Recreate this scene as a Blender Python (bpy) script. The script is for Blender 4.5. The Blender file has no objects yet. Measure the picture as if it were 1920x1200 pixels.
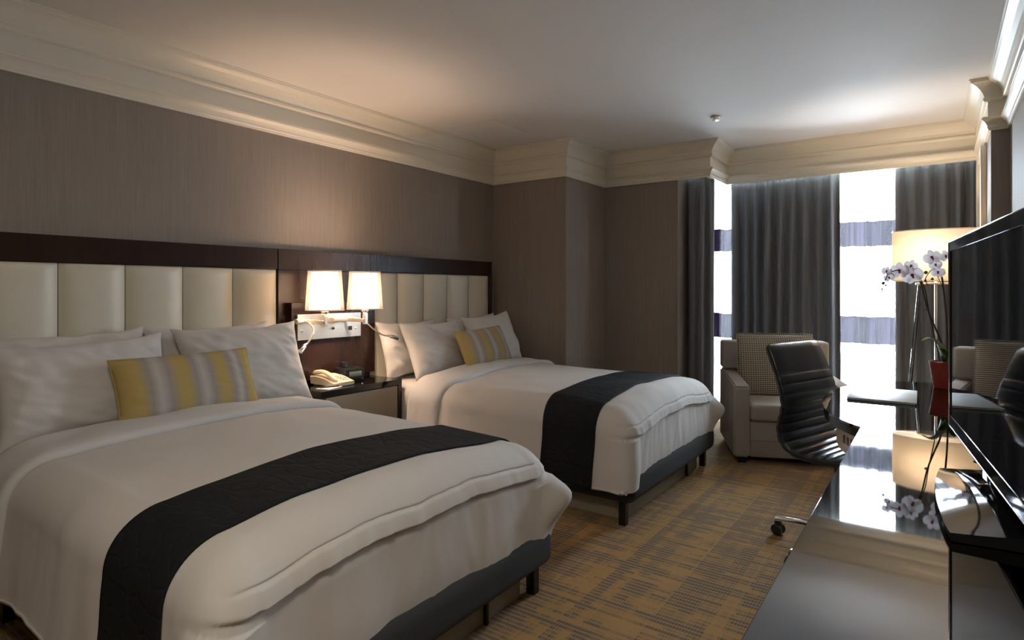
import bpy, bmesh, math, random
from mathutils import Vector, Matrix, noise
random.seed(7)
C = bpy.context.scene.collection
PI = math.pi
R = math.radians
scene = bpy.context.scene

# ------------------------------------------------------------------ camera
CX, CH, FOC = 3.43, 1.25, 1130.0
YAW = math.atan(798.0 / FOC)
cam_data = bpy.data.cameras.new('camera')
cam = bpy.data.objects.new('camera', cam_data); C.objects.link(cam)
cam.location = (CX, 0, CH)
cam.rotation_euler = (R(90), 0, YAW)
cam_data.sensor_width = 36
cam_data.lens = FOC / 1920 * 36
cam_data.shift_y = -57 / 1920
cam_data.clip_start = 0.02
scene.camera = cam

def at(u, v, t):
    """world point seen at pixel (u, v) at forward distance t"""
    k = (u - 960) / FOC
    return Vector((CX + t * (-math.sin(YAW) + math.cos(YAW) * k), t * (math.cos(YAW) + math.sin(YAW) * k),
                   CH + t * (543 - v) / FOC))

# ------------------------------------------------------------------ world and light
w = bpy.data.worlds.new('daylight'); scene.world = w; w.use_nodes = True
bg = w.node_tree.nodes['Background']
bg.inputs[0].default_value = (0.74, 0.88, 1.0, 1)
bg.inputs[1].default_value = 42.0
def area(name, loc, rot, sx, sy, power, col, portal=False):
    l = bpy.data.lights.new(name, 'AREA'); l.shape = 'RECTANGLE'; l.size = sx; l.size_y = sy
    l.energy = power; l.color = col
    if portal: l.cycles.is_portal = True
    o = bpy.data.objects.new(name, l); C.objects.link(o); o.location = loc; o.rotation_euler = rot
    return o
area('window_portal', (2.61, 6.34, 1.25), (R(-90), 0, 0), 2.2, 2.5, 1, (1, 1, 1), True)
# added warm overhead fill, out of frame, standing in for room light
area('overhead_fill', (3.05, .05, 2.5), (0, 0, 0), 0.5, 0.5, 17, (1, .88, .70))
scene.view_settings.view_transform = 'Standard'
scene.view_settings.look = 'None'
scene.view_settings.gamma = 1
scene.view_settings.use_curve_mapping = False
scene.view_settings.exposure = 0.74

# ------------------------------------------------------------------ node materials
class NT:
    def __init__(s, name):
        s.m = bpy.data.materials.new(name); s.m.use_nodes = True
        s.t = s.m.node_tree; s.b = s.t.nodes['Principled BSDF']; s.out = s.t.nodes['Material Output']
    def n(s, typ, **kw):
        nd = s.t.nodes.new(typ)
        for k, v in kw.items(): setattr(nd, k, v)
        return nd
    def l(s, a, b): s.t.links.new(a, b)
    def coord(s, scale=(1, 1, 1)):
        tc = s.n('ShaderNodeTexCoord'); mp = s.n('ShaderNodeMapping')
        mp.inputs['Scale'].default_value = scale
        s.l(tc.outputs['Object'], mp.inputs[0]); return mp.outputs[0]
    def noise(s, scale=(1, 1, 1), detail=3, rough=.5, base=1.0):
        nz = s.n('ShaderNodeTexNoise'); nz.inputs['Scale'].default_value = base
        nz.inputs['Detail'].default_value = detail; nz.inputs['Roughness'].default_value = rough
        s.l(s.coord(scale), nz.inputs['Vector']); return nz.outputs['Fac']
    def ramp(s, fac, stops):
        r = s.n('ShaderNodeValToRGB'); e = r.color_ramp.elements
        while len(e) < len(stops): e.new(.5)
        for i, (p, c) in enumerate(stops):
            e[i].position = p; e[i].color = (*c, 1) if len(c) == 3 else c
        s.l(fac, r.inputs[0]); return r.outputs[0]
    def math(s, op, a, b=None, c=None):
        m = s.n('ShaderNodeMath', operation=op)
        for i, v in enumerate((a, b, c)):
            if v is None: continue
            if isinstance(v, (int, float)): m.inputs[i].default_value = v
            else: s.l(v, m.inputs[i])
        return m.outputs[0]
    def mix(s, fac, a, b):
        m = s.n('ShaderNodeMix', data_type='RGBA')
        for i, v in ((0, fac), (6, a), (7, b)):
            if isinstance(v, (int, float)): m.inputs[i].default_value = v
            elif isinstance(v, tuple): m.inputs[i].default_value = (*v, 1)
            else: s.l(v, m.inputs[i])
        return m.outputs[2]
    def bump(s, h, strength=.3, dist=.002, prev=None):
        b = s.n('ShaderNodeBump'); b.inputs['Strength'].default_value = strength
        b.inputs['Distance'].default_value = dist; s.l(h, b.inputs['Height'])
        if prev is not None: s.l(prev, b.inputs['Normal'])
        s.l(b.outputs[0], s.b.inputs['Normal']); return b.outputs[0]
    def p(s, **kw):
        for k, v in kw.items():
            inp = s.b.inputs[k.replace('_', ' ')]
            if isinstance(v, (int, float)): inp.default_value = v
            elif isinstance(v, tuple): inp.default_value = (*v, 1)
            else: s.l(v, inp)
        return s

def simple(name, col, rough=.5, var=.06, scale=30, metal=0, bump=0, **kw):
    t = NT(name)
    f = t.noise(base=scale)
    c = t.mix(f, tuple(max(0, x * (1 - var)) for x in col), tuple(min(1, x * (1 + var)) for x in col))
    t.p(Base_Color=c, Roughness=rough, Metallic=metal, **kw)
    if bump: t.bump(f, bump, .002)
    return t.m

M = {}
def wallpaper(name, a, b):
    t = NT(name)
    f1 = t.noise((260, 260, 5), 2); f2 = t.noise((45, 45, 1.2), 2); f3 = t.noise((300, 300, 160), 1)
    f = t.math('ADD', t.math('MULTIPLY', f1, .5), t.math('ADD', t.math('MULTIPLY', f2, .25), t.math('MULTIPLY', f3, .25)))
    t.p(Base_Color=t.ramp(f, [(.30, a), (.70, b)]), Roughness=.62)
    t.bump(f, .25, .001); return t.m
M['wallpaper'] = wallpaper('taupe_wallpaper', (.215, .178, .155), (.32, .27, .235))
M['plaster'] = simple('ceiling_plaster', (.82, .79, .76), .75, .02, 3)
M['cream_paint'] = simple('cream_gloss_paint', (.80, .75, .64), .38, .02, 4)
def carpet():
    t = NT('plaid_carpet')
    tc = t.n('ShaderNodeTexCoord'); sp = t.n('ShaderNodeSeparateXYZ'); t.l(tc.outputs['Object'], sp.inputs[0])
    X, Y = sp.outputs[0], sp.outputs[1]
    def cell(ax, size, seed, other=None, osize=1):
        fl = t.math('FLOOR', t.math('DIVIDE', ax, size))
        cb = t.n('ShaderNodeCombineXYZ'); t.l(fl, cb.inputs[0])
        if other is not None: t.l(t.math('FLOOR', t.math('DIVIDE', other, osize)), cb.inputs[1])
        cb.inputs[2].default_value = seed
        wn = t.n('ShaderNodeTexWhiteNoise', noise_dimensions='3D'); t.l(cb.outputs[0], wn.inputs[0])
        return wn.outputs[0]
    def smooth(sx, sy, seed):
        nz = t.n('ShaderNodeTexNoise'); nz.inputs['Scale'].default_value = 1; nz.inputs['Detail'].default_value = 1
        mp = t.n('ShaderNodeMapping'); mp.inputs['Scale'].default_value = (sx, sy, 1); mp.inputs['Location'].default_value = (seed, seed, 0)
        t.l(tc.outputs['Object'], mp.inputs[0]); t.l(mp.outputs[0], nz.inputs['Vector']); return nz.outputs['Fac']
    rows = cell(Y, .026, 1); rowseg = cell(X, .065, 2, Y, .026)
    cols = cell(X, .012, 3)
    colband = cell(X, .048, 4)
    region = smooth(3.2, 6.0, 5); rowband = smooth(1.0, 22, 9); colreg = smooth(11, 1.4, 15)
    # grey dashes appear where rows, columns and loose regions agree
    s = t.math('ADD', t.math('MULTIPLY', rows, .30), t.math('MULTIPLY', rowseg, .26))
    s = t.math('ADD', s, t.math('MULTIPLY', cols, .12))
    s = t.math('ADD', s, t.math('MULTIPLY', colband, .34))
    s = t.math('ADD', s, t.math('MULTIPLY', region, .55))
    s = t.math('ADD', s, t.math('MULTIPLY', rowband, .45))
    s = t.math('ADD', s, t.math('MULTIPLY', colreg, .65))
    grey = t.ramp(s, [(.0, (0, 0, 0)), (1, (1, 1, 1))])
    mask = t.n('ShaderNodeMapRange'); mask.inputs[1].default_value = 1.10; mask.inputs[2].default_value = 1.42
    t.l(s, mask.inputs[0])
    ygap = t.math('LESS_THAN', t.math('FRACT', t.math('DIVIDE', Y, .026)), .70)
    xgap = t.math('ADD', t.math('MULTIPLY', t.math('LESS_THAN', t.math('FRACT', t.math('DIVIDE', X, .012)), .70), .5), .5)
    mk = t.math('MULTIPLY', t.math('MULTIPLY', mask.outputs[0], ygap), xgap)
    fine = t.noise((380, 380, 380), 2)
    tan = t.mix(fine, (.28, .16, .062), (.57, .36, .155))
    gry = t.mix(fine, (.085, .072, .068), (.20, .17, .16))
    rust = t.mix(smooth(5, 30, 33), tan, (.36, .225, .10))
    t.p(Base_Color=t.mix(mk, rust, gry), Roughness=.95, Specular_IOR_Level=.15)
    t.bump(t.math('ADD', fine, t.math('MULTIPLY', mk, -.4)), .8, .004)
    return t.m
M['carpet'] = carpet()
def wood():
    t = NT('espresso_wood')
    f = t.noise((45, 45, 3), 4, .6)
    t.p(Base_Color=t.ramp(f, [(.3, (.025, .0115, .0085)), (.7, (.030, .0135, .0095))]), Roughness=.22)
    return t.m
M['wood'] = wood()
M['wood_black'] = simple('dark_wood_edge', (.012, .009, .008), .25)
def leather(name, col, rough, bump=.12):
    t = NT(name)
    v = t.n('ShaderNodeTexVoronoi'); v.inputs['Scale'].default_value = 420; t.l(t.coord(), v.inputs['Vector'])
    f = t.noise(base=6)
    t.p(Base_Color=t.mix(f, tuple(x * .94 for x in col), tuple(min(1, x * 1.05) for x in col)), Roughness=rough)
    t.bump(v.outputs['Distance'], bump, .0006); return t.m
M['cream_leather'] = leather('cream_leather', (.70, .665, .56), .42)
M['black_leather'] = leather('black_leather', (.028, .033, .042), .30)
def cloth(name, col, weave=900, rough=.85, wr=.35, sheen=.15, wscale=9):
    t = NT(name)
    f = t.noise((wscale, wscale, wscale), 4, .55); g = t.noise((weave, weave, weave), 1)
    t.p(Base_Color=t.mix(g, tuple(x * .93 for x in col), tuple(min(1, x * 1.03) for x in col)), Roughness=rough,
        Sheen_Weight=sheen)
    n = t.bump(f, wr, .012); t.bump(g, .15, .0006, n); return t.m
M['linen'] = cloth('white_bed_linen', (.62, .61, .61), wr=.30)
M['duvet'] = cloth('white_duvet_cover', (.60, .58, .57), wr=.14, wscale=7)
M['sheet'] = cloth('white_sheet_fold', (.60, .60, .62), wr=.22)
def runner_mat():
    t = NT('charcoal_quilted_cloth')
    v = t.n('ShaderNodeTexVoronoi', feature='DISTANCE_TO_EDGE'); v.inputs['Scale'].default_value = 16
    v.inputs['Randomness'].default_value = .55
    t.l(t.coord(), v.inputs['Vector'])
    h = t.n('ShaderNodeMapRange'); h.inputs[2].default_value = .12; t.l(v.outputs['Distance'], h.inputs[0])
    g = t.noise((800, 800, 800), 1)
    t.p(Base_Color=t.mix(g, (.006, .007, .009), (.012, .0135, .017)), Roughness=.85, Specular_IOR_Level=.25)
    n = t.bump(h.outputs[0], .4, .005); t.bump(g, .3, .0008, n)
    return t.m
M['runner'] = runner_mat()
def stripes():
    t = NT('yellow_grey_stripes')
    tc = t.n('ShaderNodeTexCoord'); sp = t.n('ShaderNodeSeparateXYZ'); t.l(tc.outputs['Object'], sp.inputs[0])
    u = t.math('ADD', t.math('DIVIDE', sp.outputs[0], .56), .5)
    y, g, wt = (.47, .355, .125), (.34, .305, .30), (.52, .495, .475)
    c = t.ramp(u, [(0, y), (.09, y), (.16, g), (.22, wt), (.30, g), (.37, y), (.44, y), (.51, g), (.57, wt), (.64, g), (.70, y),
                   (.77, y), (.83, g), (.885, wt), (.93, g), (.97, y)])
    f = t.noise((60, 900, 900), 2)
    t.p(Base_Color=t.mix(f, c, t.mix(.82, (.2, .16, .12), c)), Roughness=.85)
    t.bump(f, .4, .001); return t.m
M['stripes'] = stripes()
M['curtain'] = cloth('slate_grey_curtain', (.145, .150, .165), wr=.08, rough=.8)
def tweed(name, a, b, s=500):
    t = NT(name); f = t.noise((s, s, s), 2, .8)
    t.p(Base_Color=t.ramp(f, [(.35, a), (.65, b)]), Roughness=.95); t.bump(f, .5, .0015); return t.m
M['tweed'] = tweed('beige_tweed', (.21, .19, .17), (.42, .385, .35))
M['base_fabric'] = tweed('charcoal_base_fabric', (.022, .023, .026), (.045, .046, .05))
def hound():
    t = NT('houndstooth_weave')
    tc = t.n('ShaderNodeTexCoord'); sp = t.n('ShaderNodeSeparateXYZ'); t.l(tc.outputs['Object'], sp.inputs[0])
    fx = t.math('FRACT', t.math('DIVIDE', sp.outputs[0], .0165)); fy = t.math('FRACT', t.math('DIVIDE', sp.outputs[1], .0145))
    a = t.math('MULTIPLY', t.math('LESS_THAN', fx, .66), t.math('LESS_THAN', fy, .55))
    # little spur of each check
    b = t.math('MULTIPLY', t.math('GREATER_THAN', fx, .66), t.math('LESS_THAN', fy, .18))
    mk = t.math('MAXIMUM', a, b)
    t.p(Base_Color=t.mix(mk, (.50, .45, .37), (.035, .030, .028)), Roughness=.9); t.bump(mk, .3, .001); return t.m
M['hound'] = hound()
M['nickel'] = simple('brushed_nickel', (.84, .76, .66), .32, .06, 80, 1)
M['chrome'] = simple('chrome', (.85, .85, .86), .08, .01, 5, 1)
M['black_plastic'] = simple('black_plastic', (.012, .012, .014), .35)
M['gloss_black'] = simple('piano_black_plastic', (.006, .006, .008), .05)
M['phone'] = simple('ivory_phone_plastic', (.70, .60, .45), .35)
M['paper'] = simple('white_paper', (.80, .80, .80), .7)
M['pot'] = None
def mirror_glass():
    t = NT('tinted_glass_desktop'); f = t.noise(base=3)
    t.p(Base_Color=t.mix(f, (.17, .173, .178), (.19, .193, .198)), Metallic=1, Roughness=.025); return t.m
M['desk_glass'] = mirror_glass()
M['desk_dark'] = simple('black_lacquer', (.006, .005, .005), .04)
M['taupe_lacquer'] = simple('taupe_lacquer', (.30, .26, .20), .25, .03)
M['screen'] = simple('tv_screen', (.004, .006, .012), .03, Specular_IOR_Level=.42)
M['clock_lcd'] = simple('lcd_panel', (.20, .24, .19), .3)
def glassmat(name, tint=(1, 1, 1), rough=.02, refl=1.45):
    t = NT(name); tr = t.n('ShaderNodeBsdfTransparent'); gl = t.n('ShaderNodeBsdfGlossy'); gl.inputs['Roughness'].default_value = rough
    tr.inputs[0].default_value = (*tint, 1)
    fr = t.n('ShaderNodeFresnel'); fr.inputs[0].default_value = refl
    mx = t.n('ShaderNodeMixShader'); t.l(fr.outputs[0], mx.inputs[0]); t.l(tr.outputs[0], mx.inputs[1]); t.l(gl.outputs[0], mx.inputs[2])
    t.l(mx.outputs[0], t.out.inputs[0]); return t.m
M['glass'] = glassmat('window_glass')
M['acrylic'] = glassmat('clear_acrylic', (.90, .93, .94), .02, 1.7)
def sheer():
    t = NT('banded_sheer')
    tc = t.n('ShaderNodeTexCoord'); sp = t.n('ShaderNodeSeparateXYZ'); t.l(tc.outputs['Object'], sp.inputs[0])
    z = sp.outputs[2]; wv = t.noise((420, 420, 160), 2); 
    wob = t.math('MULTIPLY', t.math('SUBTRACT', t.noise((9, 9, 0), 2), .5), .03)
    zz = t.math('ADD', z, wob)
    b1 = t.math('MULTIPLY', t.math('GREATER_THAN', zz, 1.625), t.math('LESS_THAN', zz, 1.845))
    b2 = t.math('MULTIPLY', t.math('GREATER_THAN', zz, .775), t.math('LESS_THAN', zz, 1.015))
    band = t.math('MAXIMUM', b1, b2)
    dens = t.n('ShaderNodeMapRange'); dens.inputs[1].default_value = .40; dens.inputs[2].default_value = .66
    dens.inputs[3].default_value = .990; dens.inputs[4].default_value = 1.0; t.l(wv, dens.inputs[0])
    alpha = t.math('ADD', t.math('MULTIPLY', band, dens.outputs[0]), t.math('MULTIPLY', t.math('SUBTRACT', 1, band), .30))
    fold = t.ramp(t.noise((26, 26, .6), 2), [(.42, (0, 0, 0)), (.6, (1, 1, 1))])  # shade of the folds painted into the bands as dark streaks
    col = t.mix(band, (.85, .86, .88), t.mix(fold, (.003, .0015, .004), (.017, .011, .021)))
    df = t.n('ShaderNodeBsdfDiffuse'); tl = t.n('ShaderNodeBsdfTranslucent'); t.l(col, df.inputs[0]); t.l(col, tl.inputs[0])
    m1 = t.n('ShaderNodeMixShader'); m1.inputs[0].default_value = .5; t.l(df.outputs[0], m1.inputs[1]); t.l(tl.outputs[0], m1.inputs[2])
    tr = t.n('ShaderNodeBsdfTransparent'); m2 = t.n('ShaderNodeMixShader')
    t.l(alpha, m2.inputs[0]); t.l(tr.outputs[0], m2.inputs[1]); t.l(m1.outputs[0], m2.inputs[2]); t.l(m2.outputs[0], t.out.inputs[0])
    return t.m
M['sheer'] = sheer()
def shade(name, col, transp, emit=0, ecol=(1, .8, .55)):
    t = NT(name); f = t.noise((300, 300, 300), 1)
    tl = t.n('ShaderNodeBsdfTranslucent'); tl.inputs[0].default_value = (*col, 1)
    df = t.n('ShaderNodeBsdfDiffuse'); t.l(t.mix(f, tuple(c * .95 for c in col), col), df.inputs[0])
    m1 = t.n('ShaderNodeMixShader'); m1.inputs[0].default_value = .6; t.l(df.outputs[0], m1.inputs[1]); t.l(tl.outputs[0], m1.inputs[2])
    last = m1.outputs[0]
    if transp:
        tr = t.n('ShaderNodeBsdfTransparent'); m2 = t.n('ShaderNodeMixShader'); m2.inputs[0].default_value = transp
        t.l(last, m2.inputs[1]); t.l(tr.outputs[0], m2.inputs[2]); last = m2.outputs[0]
    if emit:
        em = t.n('ShaderNodeEmission'); em.inputs[0].default_value = (*ecol, 1); em.inputs[1].default_value = emit
        ad = t.n('ShaderNodeAddShader'); t.l(last, ad.inputs[0]); t.l(em.outputs[0], ad.inputs[1]); last = ad.outputs[0]
    t.l(last, t.out.inputs[0]); return t.m
M['shade_outer'] = shade('sheer_white_shade', (.34, .285, .265), .42)
M['shade_inner'] = shade('glowing_inner_diffuser', (.9, .85, .78), 0, 3.2, (1, .80, .60))
M['shade_floor'] = shade('parchment_shade', (.60, .555, .49), 0)
M['petal'] = shade('orchid_petal', (.80, .75, .77), 0)
M['lip'] = simple('orchid_lip', (.33, .03, .11), .5, .25, 90)
M['stem'] = simple('orchid_stem', (.030, .026, .014), .6, .2)
M['bud'] = simple('orchid_bud', (.16, .10, .07), .5, .2)
M['leaf'] = simple('orchid_leaf', (.035, .085, .022), .28, .2, 12)
M['leaf_lit'] = simple('lit_leaf', (.30, .36, .20), .3, .2, 12)  # paler leaf colour imitates light reflected off the arching leaf
M['moss'] = simple('moss', (.12, .14, .05), .9, .4, 90, bump=.6)
def potmat():
    t = NT('red_woven_pot')
    v = t.n('ShaderNodeTexVoronoi'); v.inputs['Scale'].default_value = 260; t.l(t.coord(), v.inputs['Vector'])
    t.p(Base_Color=t.mix(v.outputs['Distance'], (.42, .05, .025), (.22, .02, .012)), Roughness=.5); t.bump(v.outputs['Distance'], .6, .002); return t.m
M['pot'] = potmat()
M['concrete'] = simple('pale_concrete', (.55, .56, .58), .9, .1, 2)
M['alu'] = simple('window_frame_paint', (.60, .62, .64), .5, .03)
M['folder'] = simple('grey_marbled_folder', (.45, .48, .47), .45, .18, 14)
M['folder_edge'] = simple('teal_folder_edge', (.02, .06, .07), .4)
M['mat_brown'] = simple('brown_picture', (.16, .10, .07), .4, .3, 10)

# ------------------------------------------------------------------ mesh helpers
class MB:
    def __init__(s): s.v, s.f = [], []
    def add(s, vs, fs):
        o = len(s.v); s.v += [tuple(p) for p in vs]; s.f += [tuple(i + o for i in q) for q in fs]; return s
    def bm(s, bm):
        bm.verts.ensure_lookup_table(); bm.verts.index_update()
        s.add([v.co.copy() for v in bm.verts], [[v.index for v in f.verts] for f in bm.faces]); bm.free(); return s
    def box(s, x0, x1, y0, y1, z0, z1, bev=0, seg=2, mat=None):
        b = bmesh.new(); bmesh.ops.create_cube(b, size=1)
        for v in b.verts:
            v.co = Vector(((x0 + x1) / 2 + v.co.x * (x1 - x0), (y0 + y1) / 2 + v.co.y * (y1 - y0), (z0 + z1) / 2 + v.co.z * (z1 - z0)))
        if bev: bmesh.ops.bevel(b, geom=b.edges[:], offset=bev, segments=seg, affect='EDGES', profile=.5)
        if mat is not None: bmesh.ops.transform(b, matrix=mat, verts=b.verts)
        return s.bm(b)
    def grid(s, rows, closed=False, cap=False):
        """rows: list of equal-length rings/lines of points"""
        n = len(rows[0]); o = len(s.v)
        for r in rows: s.v += [tuple(p) for p in r]
        m = n if closed else n - 1
        for i in range(len(rows) - 1):
            for j in range(m):
                j2 = (j + 1) % n
                s.f.append((o + i * n + j, o + i * n + j2, o + (i + 1) * n + j2, o + (i + 1) * n + j))
        if cap:
            s.f.append(tuple(o + j for j in range(n))[::-1]); e = o + (len(rows) - 1) * n
            s.f.append(tuple(e + j for j in range(n)))
        return s
    def tube(s, pts, rad, n=10):
        pts = [Vector(p) for p in pts]; rows = []
        up = Vector((0, 0, 1))
        for i, p in enumerate(pts):
            d = (pts[min(i + 1, len(pts) - 1)] - pts[max(i - 1, 0)]).normalized()
            a = d.cross(up)
            if a.length < .05: a = d.cross(Vector((1, 0, 0)))
            a.normalize(); b = d.cross(a)
            r = rad[i] if isinstance(rad, (list, tuple)) else rad
            rows.append([p + a * (r * math.cos(2 * PI * k / n)) + b * (r * math.sin(2 * PI * k / n)) for k in range(n)])
        return s.grid(rows, True, True)
    def lathe(s, prof, c=(0, 0, 0), n=28, cap=True):
        rows = [[(c[0] + r * math.cos(2 * PI * k / n), c[1] + r * math.sin(2 * PI * k / n), c[2] + z) for k in range(n)] for r, z in prof]
        return s.grid(rows, True, cap)
    def prism(s, poly, z0, z1, bev=0):
        b = bmesh.new(); vs = [b.verts.new((p[0], p[1], z0)) for p in poly]; f = b.faces.new(vs)
        r = bmesh.ops.extrude_face_region(b, geom=[f])
        for e in r['geom']:
            if isinstance(e, bmesh.types.BMVert): e.co.z = z1
        if bev:
            es = [e for e in b.edges if abs(e.verts[0].co.z - e.verts[1].co.z) < 1e-6]
            bmesh.ops.bevel(b, geom=es, offset=bev, segments=2, affect='EDGES', profile=.5)
        return s.bm(b)

def obj(name, mb, mat, parent=None, smooth=True, angle=40, loc=None):
    me = bpy.data.meshes.new(name); me.from_pydata(mb.v, [], mb.f); me.update()
    b = bmesh.new(); b.from_mesh(me); bmesh.ops.recalc_face_normals(b, faces=b.faces); b.to_mesh(me); b.free()
    me.materials.append(mat)
    if smooth and angle != 30:
        me.shade_smooth()
        me.set_sharp_from_angle(angle=R(angle))
    o = bpy.data.objects.new(name, me); C.objects.link(o)
    if parent is not None: o.parent = parent
    if loc is not None: o.location = loc
    return o
def tag(o, label, cat, group=None):
    o['label'] = label; o['category'] = cat
    if group: o['group'] = group
    return o
def thing(name, label, cat, loc=(0, 0, 0), rz=0, group=None):
    o = bpy.data.objects.new(name, None); C.objects.link(o); o.location = loc; o.rotation_euler = (0, 0, rz)
    o.empty_display_size = .1
    return tag(o, label, cat, group)
def struct(name, mb, mat, parent=None, **kw):
    o = obj(name, mb, mat, parent, **kw)
    if parent is None: o['kind'] = 'structure'
    return o
def copy_tree(o, parent=None):
    c = o.copy(); C.objects.link(c); c.parent = parent
    for ch in list(o.children): copy_tree(ch, c)
    return c
def base_origin(o):
    me = o.data; xs = [v.co for v in me.vertices]
    c = Vector(((min(p.x for p in xs) + max(p.x for p in xs)) / 2, (min(p.y for p in xs) + max(p.y for p in xs)) / 2, min(p.z for p in xs)))
    me.transform(Matrix.Translation(-c)); o.location = o.location + c
    for ch in o.children: ch.location = ch.location - c
    return o
def nz(x, y=0, z=0): return noise.noise(Vector((x, y, z)))

# ------------------------------------------------------------------ room shell
CZ = 2.54; HZ = 2.235
YN = -2.0   # the wall behind the camera
struct('floor', MB().box(-.15, 4.0, YN - .15, 6.45, -.1, 0), M['carpet'], smooth=False)
struct('ceiling', MB().box(-.15, 4.0, YN - .15, 6.45, CZ, CZ + .1), M['plaster'], smooth=False)
struct('wall_left', MB().box(-.15, 0, YN - .15, 4.70, 0, CZ), M['wallpaper'], smooth=False)
struct('wall_back_left', MB().box(-.15, .79, 4.55, 6.4, 0, CZ), M['wallpaper'], smooth=False)
struct('wall_back_middle', MB().box(.79, 1.52, 5.288, 6.4, 0, CZ), M['wallpaper'], smooth=False)
struct('wall_right', MB().box(3.79, 4.0, YN - .15, 4.76, 0, CZ), M['wallpaper'], smooth=False)
struct('wall_right_pier', MB().box(3.70, 4.0, 4.76, 6.4, 0, CZ), M['wallpaper'], smooth=False)
struct('wall_front', MB().box(0, 3.79, YN - .15, YN, 0, CZ), M['wallpaper'], smooth=False)
# window wall round the opening
WY = 6.20
struct('wall_window', MB().box(1.52, 3.70, WY, WY + .2, 2.44, CZ).box(1.52, 3.70, WY, WY + .2, 0, .10)
       .box(1.52, 1.56, WY, WY + .2, .10, 2.44).box(3.66, 3.70, WY, WY + .2, .10, 2.44), M['wallpaper'], smooth=False)
# header behind the cornice that hides the curtain tracks
struct('wall_header', MB().box(1.765, 3.70, 5.80, 5.84, HZ + .01, CZ).box(1.76, 1.80, 5.289, 5.84, HZ + .01, CZ)
       .box(1.52, 1.765, 5.289, 5.33, HZ + .01, CZ), M['cream_paint'], smooth=False)
# cornice: one profile mitred round the room (p = projection, z)
prof = [(0, HZ), (.012, HZ), (.014, HZ + .012), (.018, HZ + .016), (.020, HZ + .030), (.028, HZ + .045), (.038, HZ + .056),
        (.046, HZ + .062), (.046, HZ + .074), (.040, HZ + .080), (.016, HZ + .082), (.016, HZ + .170),
        (.020, HZ + .174), (.034, HZ + .176), (.040, HZ + .184), (.040, HZ + .196), (.034, HZ + .202),
        (.036, HZ + .208), (.042, HZ + .225), (.054, HZ + .245), (.072, HZ + .265), (.092, HZ + .280), (.104, HZ + .286),
        (.106, HZ + .296), (.112, HZ + .298), (.112, CZ)]
path = [(0, YN), (0, 4.55), (.79, 4.55), (.79, 5.288), (1.80, 5.288), (1.80, 5.80), (3.70, 5.80), (3.70, 4.76), (3.79, 4.76), (3.79, YN)]
def sweep(path, prof, close=True):
    rows = []
    n = len(path)
    for i, p in enumerate(path):
        off = Vector((0, 0))
        for a, b in ((i - 1, i), (i, i + 1)):
            if close: a %= n; b %= n
            if a < 0 or b >= n: continue
            d = (Vector(path[b]) - Vector(path[a])).normalized()
            nn = Vector((d.y, -d.x))      # room lies to the right of the path
            if (off - nn).length > .01: off = off + nn
        rows.append([(p[0] + off.x * q[0], p[1] + off.y * q[0], q[1]) for q in prof])
    if close: rows.append(rows[0])
    return MB().grid(rows)
struct('trim_1', sweep(path, prof), M['cream_paint'], angle=30)
# skirting
bprof = [(0, 0), (.014, 0), (.014, .09), (.008, .10), (0, .10)]
struct('baseboard_left', sweep([(0, YN), (0, 4.55), (.79, 4.55), (.79, 5.288), (1.52, 5.288)], bprof, False), M['wood_black'], smooth=False)
struct('baseboard_right', sweep([(3.70, 6.2), (3.70, 4.76), (3.79, 4.76), (3.79, YN)], bprof, False), M['wood_black'], smooth=False)

# window
wf = MB().box(1.56, 3.66, WY + .04, WY + .10, 2.38, 2.44).box(1.56, 3.66, WY + .04, WY + .10, .10, .16)
wf.box(1.56, 1.61, WY + .04, WY + .10, .16, 2.38).box(3.61, 3.66, WY + .04, WY + .10, .16, 2.38)
win = struct('window_1', wf, M['alu'], smooth=False)
for x in (2.55,):
    obj('mullion', MB().box(x - .025, x + .025, WY + .045, WY + .095, .16, 2.38), M['alu'], win, smooth=False)
obj('transom', MB().box(1.61, 3.61, WY + .05, WY + .09, .56, .61), M['alu'], win, smooth=False)
for a, b in ((1.61, 2.525), (2.575, 3.61)):
    for z0, z1 in ((.16, .56), (.61, 2.38)):
        obj('window_pane', MB().box(a, b, WY + .068, WY + .073, z0, z1), M['glass'], win, smooth=False)
pp = struct('trim_balcony_parapet', MB().box(-2, 8, 8.2, 8.4, -.3, .42).box(-2, 8, 8.15, 8.45, .42, .47).box(-2, 8, 6.45, 8.2, -.3, -.2), M['concrete'], smooth=False)

# ------------------------------------------------------------------ ceiling details
t = thing('sprinkler_cover', 'small round white sprinkler cover on the ceiling above the foot of the far bed', 'sprinkler', (2.08, 4.55, CZ))
obj('ring', MB().lathe([(.040, 0), (.040, -.006), (.034, -.009), (.026, -.009)]), M['paper'], t)
obj('cap', MB().lathe([(.022, -.009), (.022, -.020), (.030, -.021), (.030, -.027), (.027, -.029)]), M['nickel'], t)
t = thing('access_panel', 'flush square access panel in the ceiling beside the left cornice', 'panel', (.47, 3.885, CZ))
obj('panel_door', MB().box(-.215, .215, -.215, .215, -.004, -.0005, .001), M['plaster'], t, smooth=False)
fr = MB()
for a in (0, 1, 2, 3):
    fr.box(-.228, .228, .219, .228, -.003, -.0003, mat=Matrix.Rotation(a * PI / 2, 4, 'Z'))
obj('panel_frame', fr, M['plaster'], t, smooth=False)

# picture on the side of the right-hand pier
t = thing('wall_picture', 'narrow cream framed picture on the pier beside the right curtain', 'picture', (3.70, 5.40, 1.52))
f = MB(); x0, x1 = -.035, -.001
f.box(x0, x1, -.27, -.22, 0, .70, .004).box(x0, x1, .22, .27, 0, .70, .004).box(x0, x1, -.22, .22, 0, .05, .004).box(x0, x1, -.22, .22, .65, .70, .004)
obj('frame', f, M['cream_paint'], t); obj('picture_sheet', MB().box(-.012, -.002, -.22, .22, .05, .65), M['mat_brown'], t, smooth=False)

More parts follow.
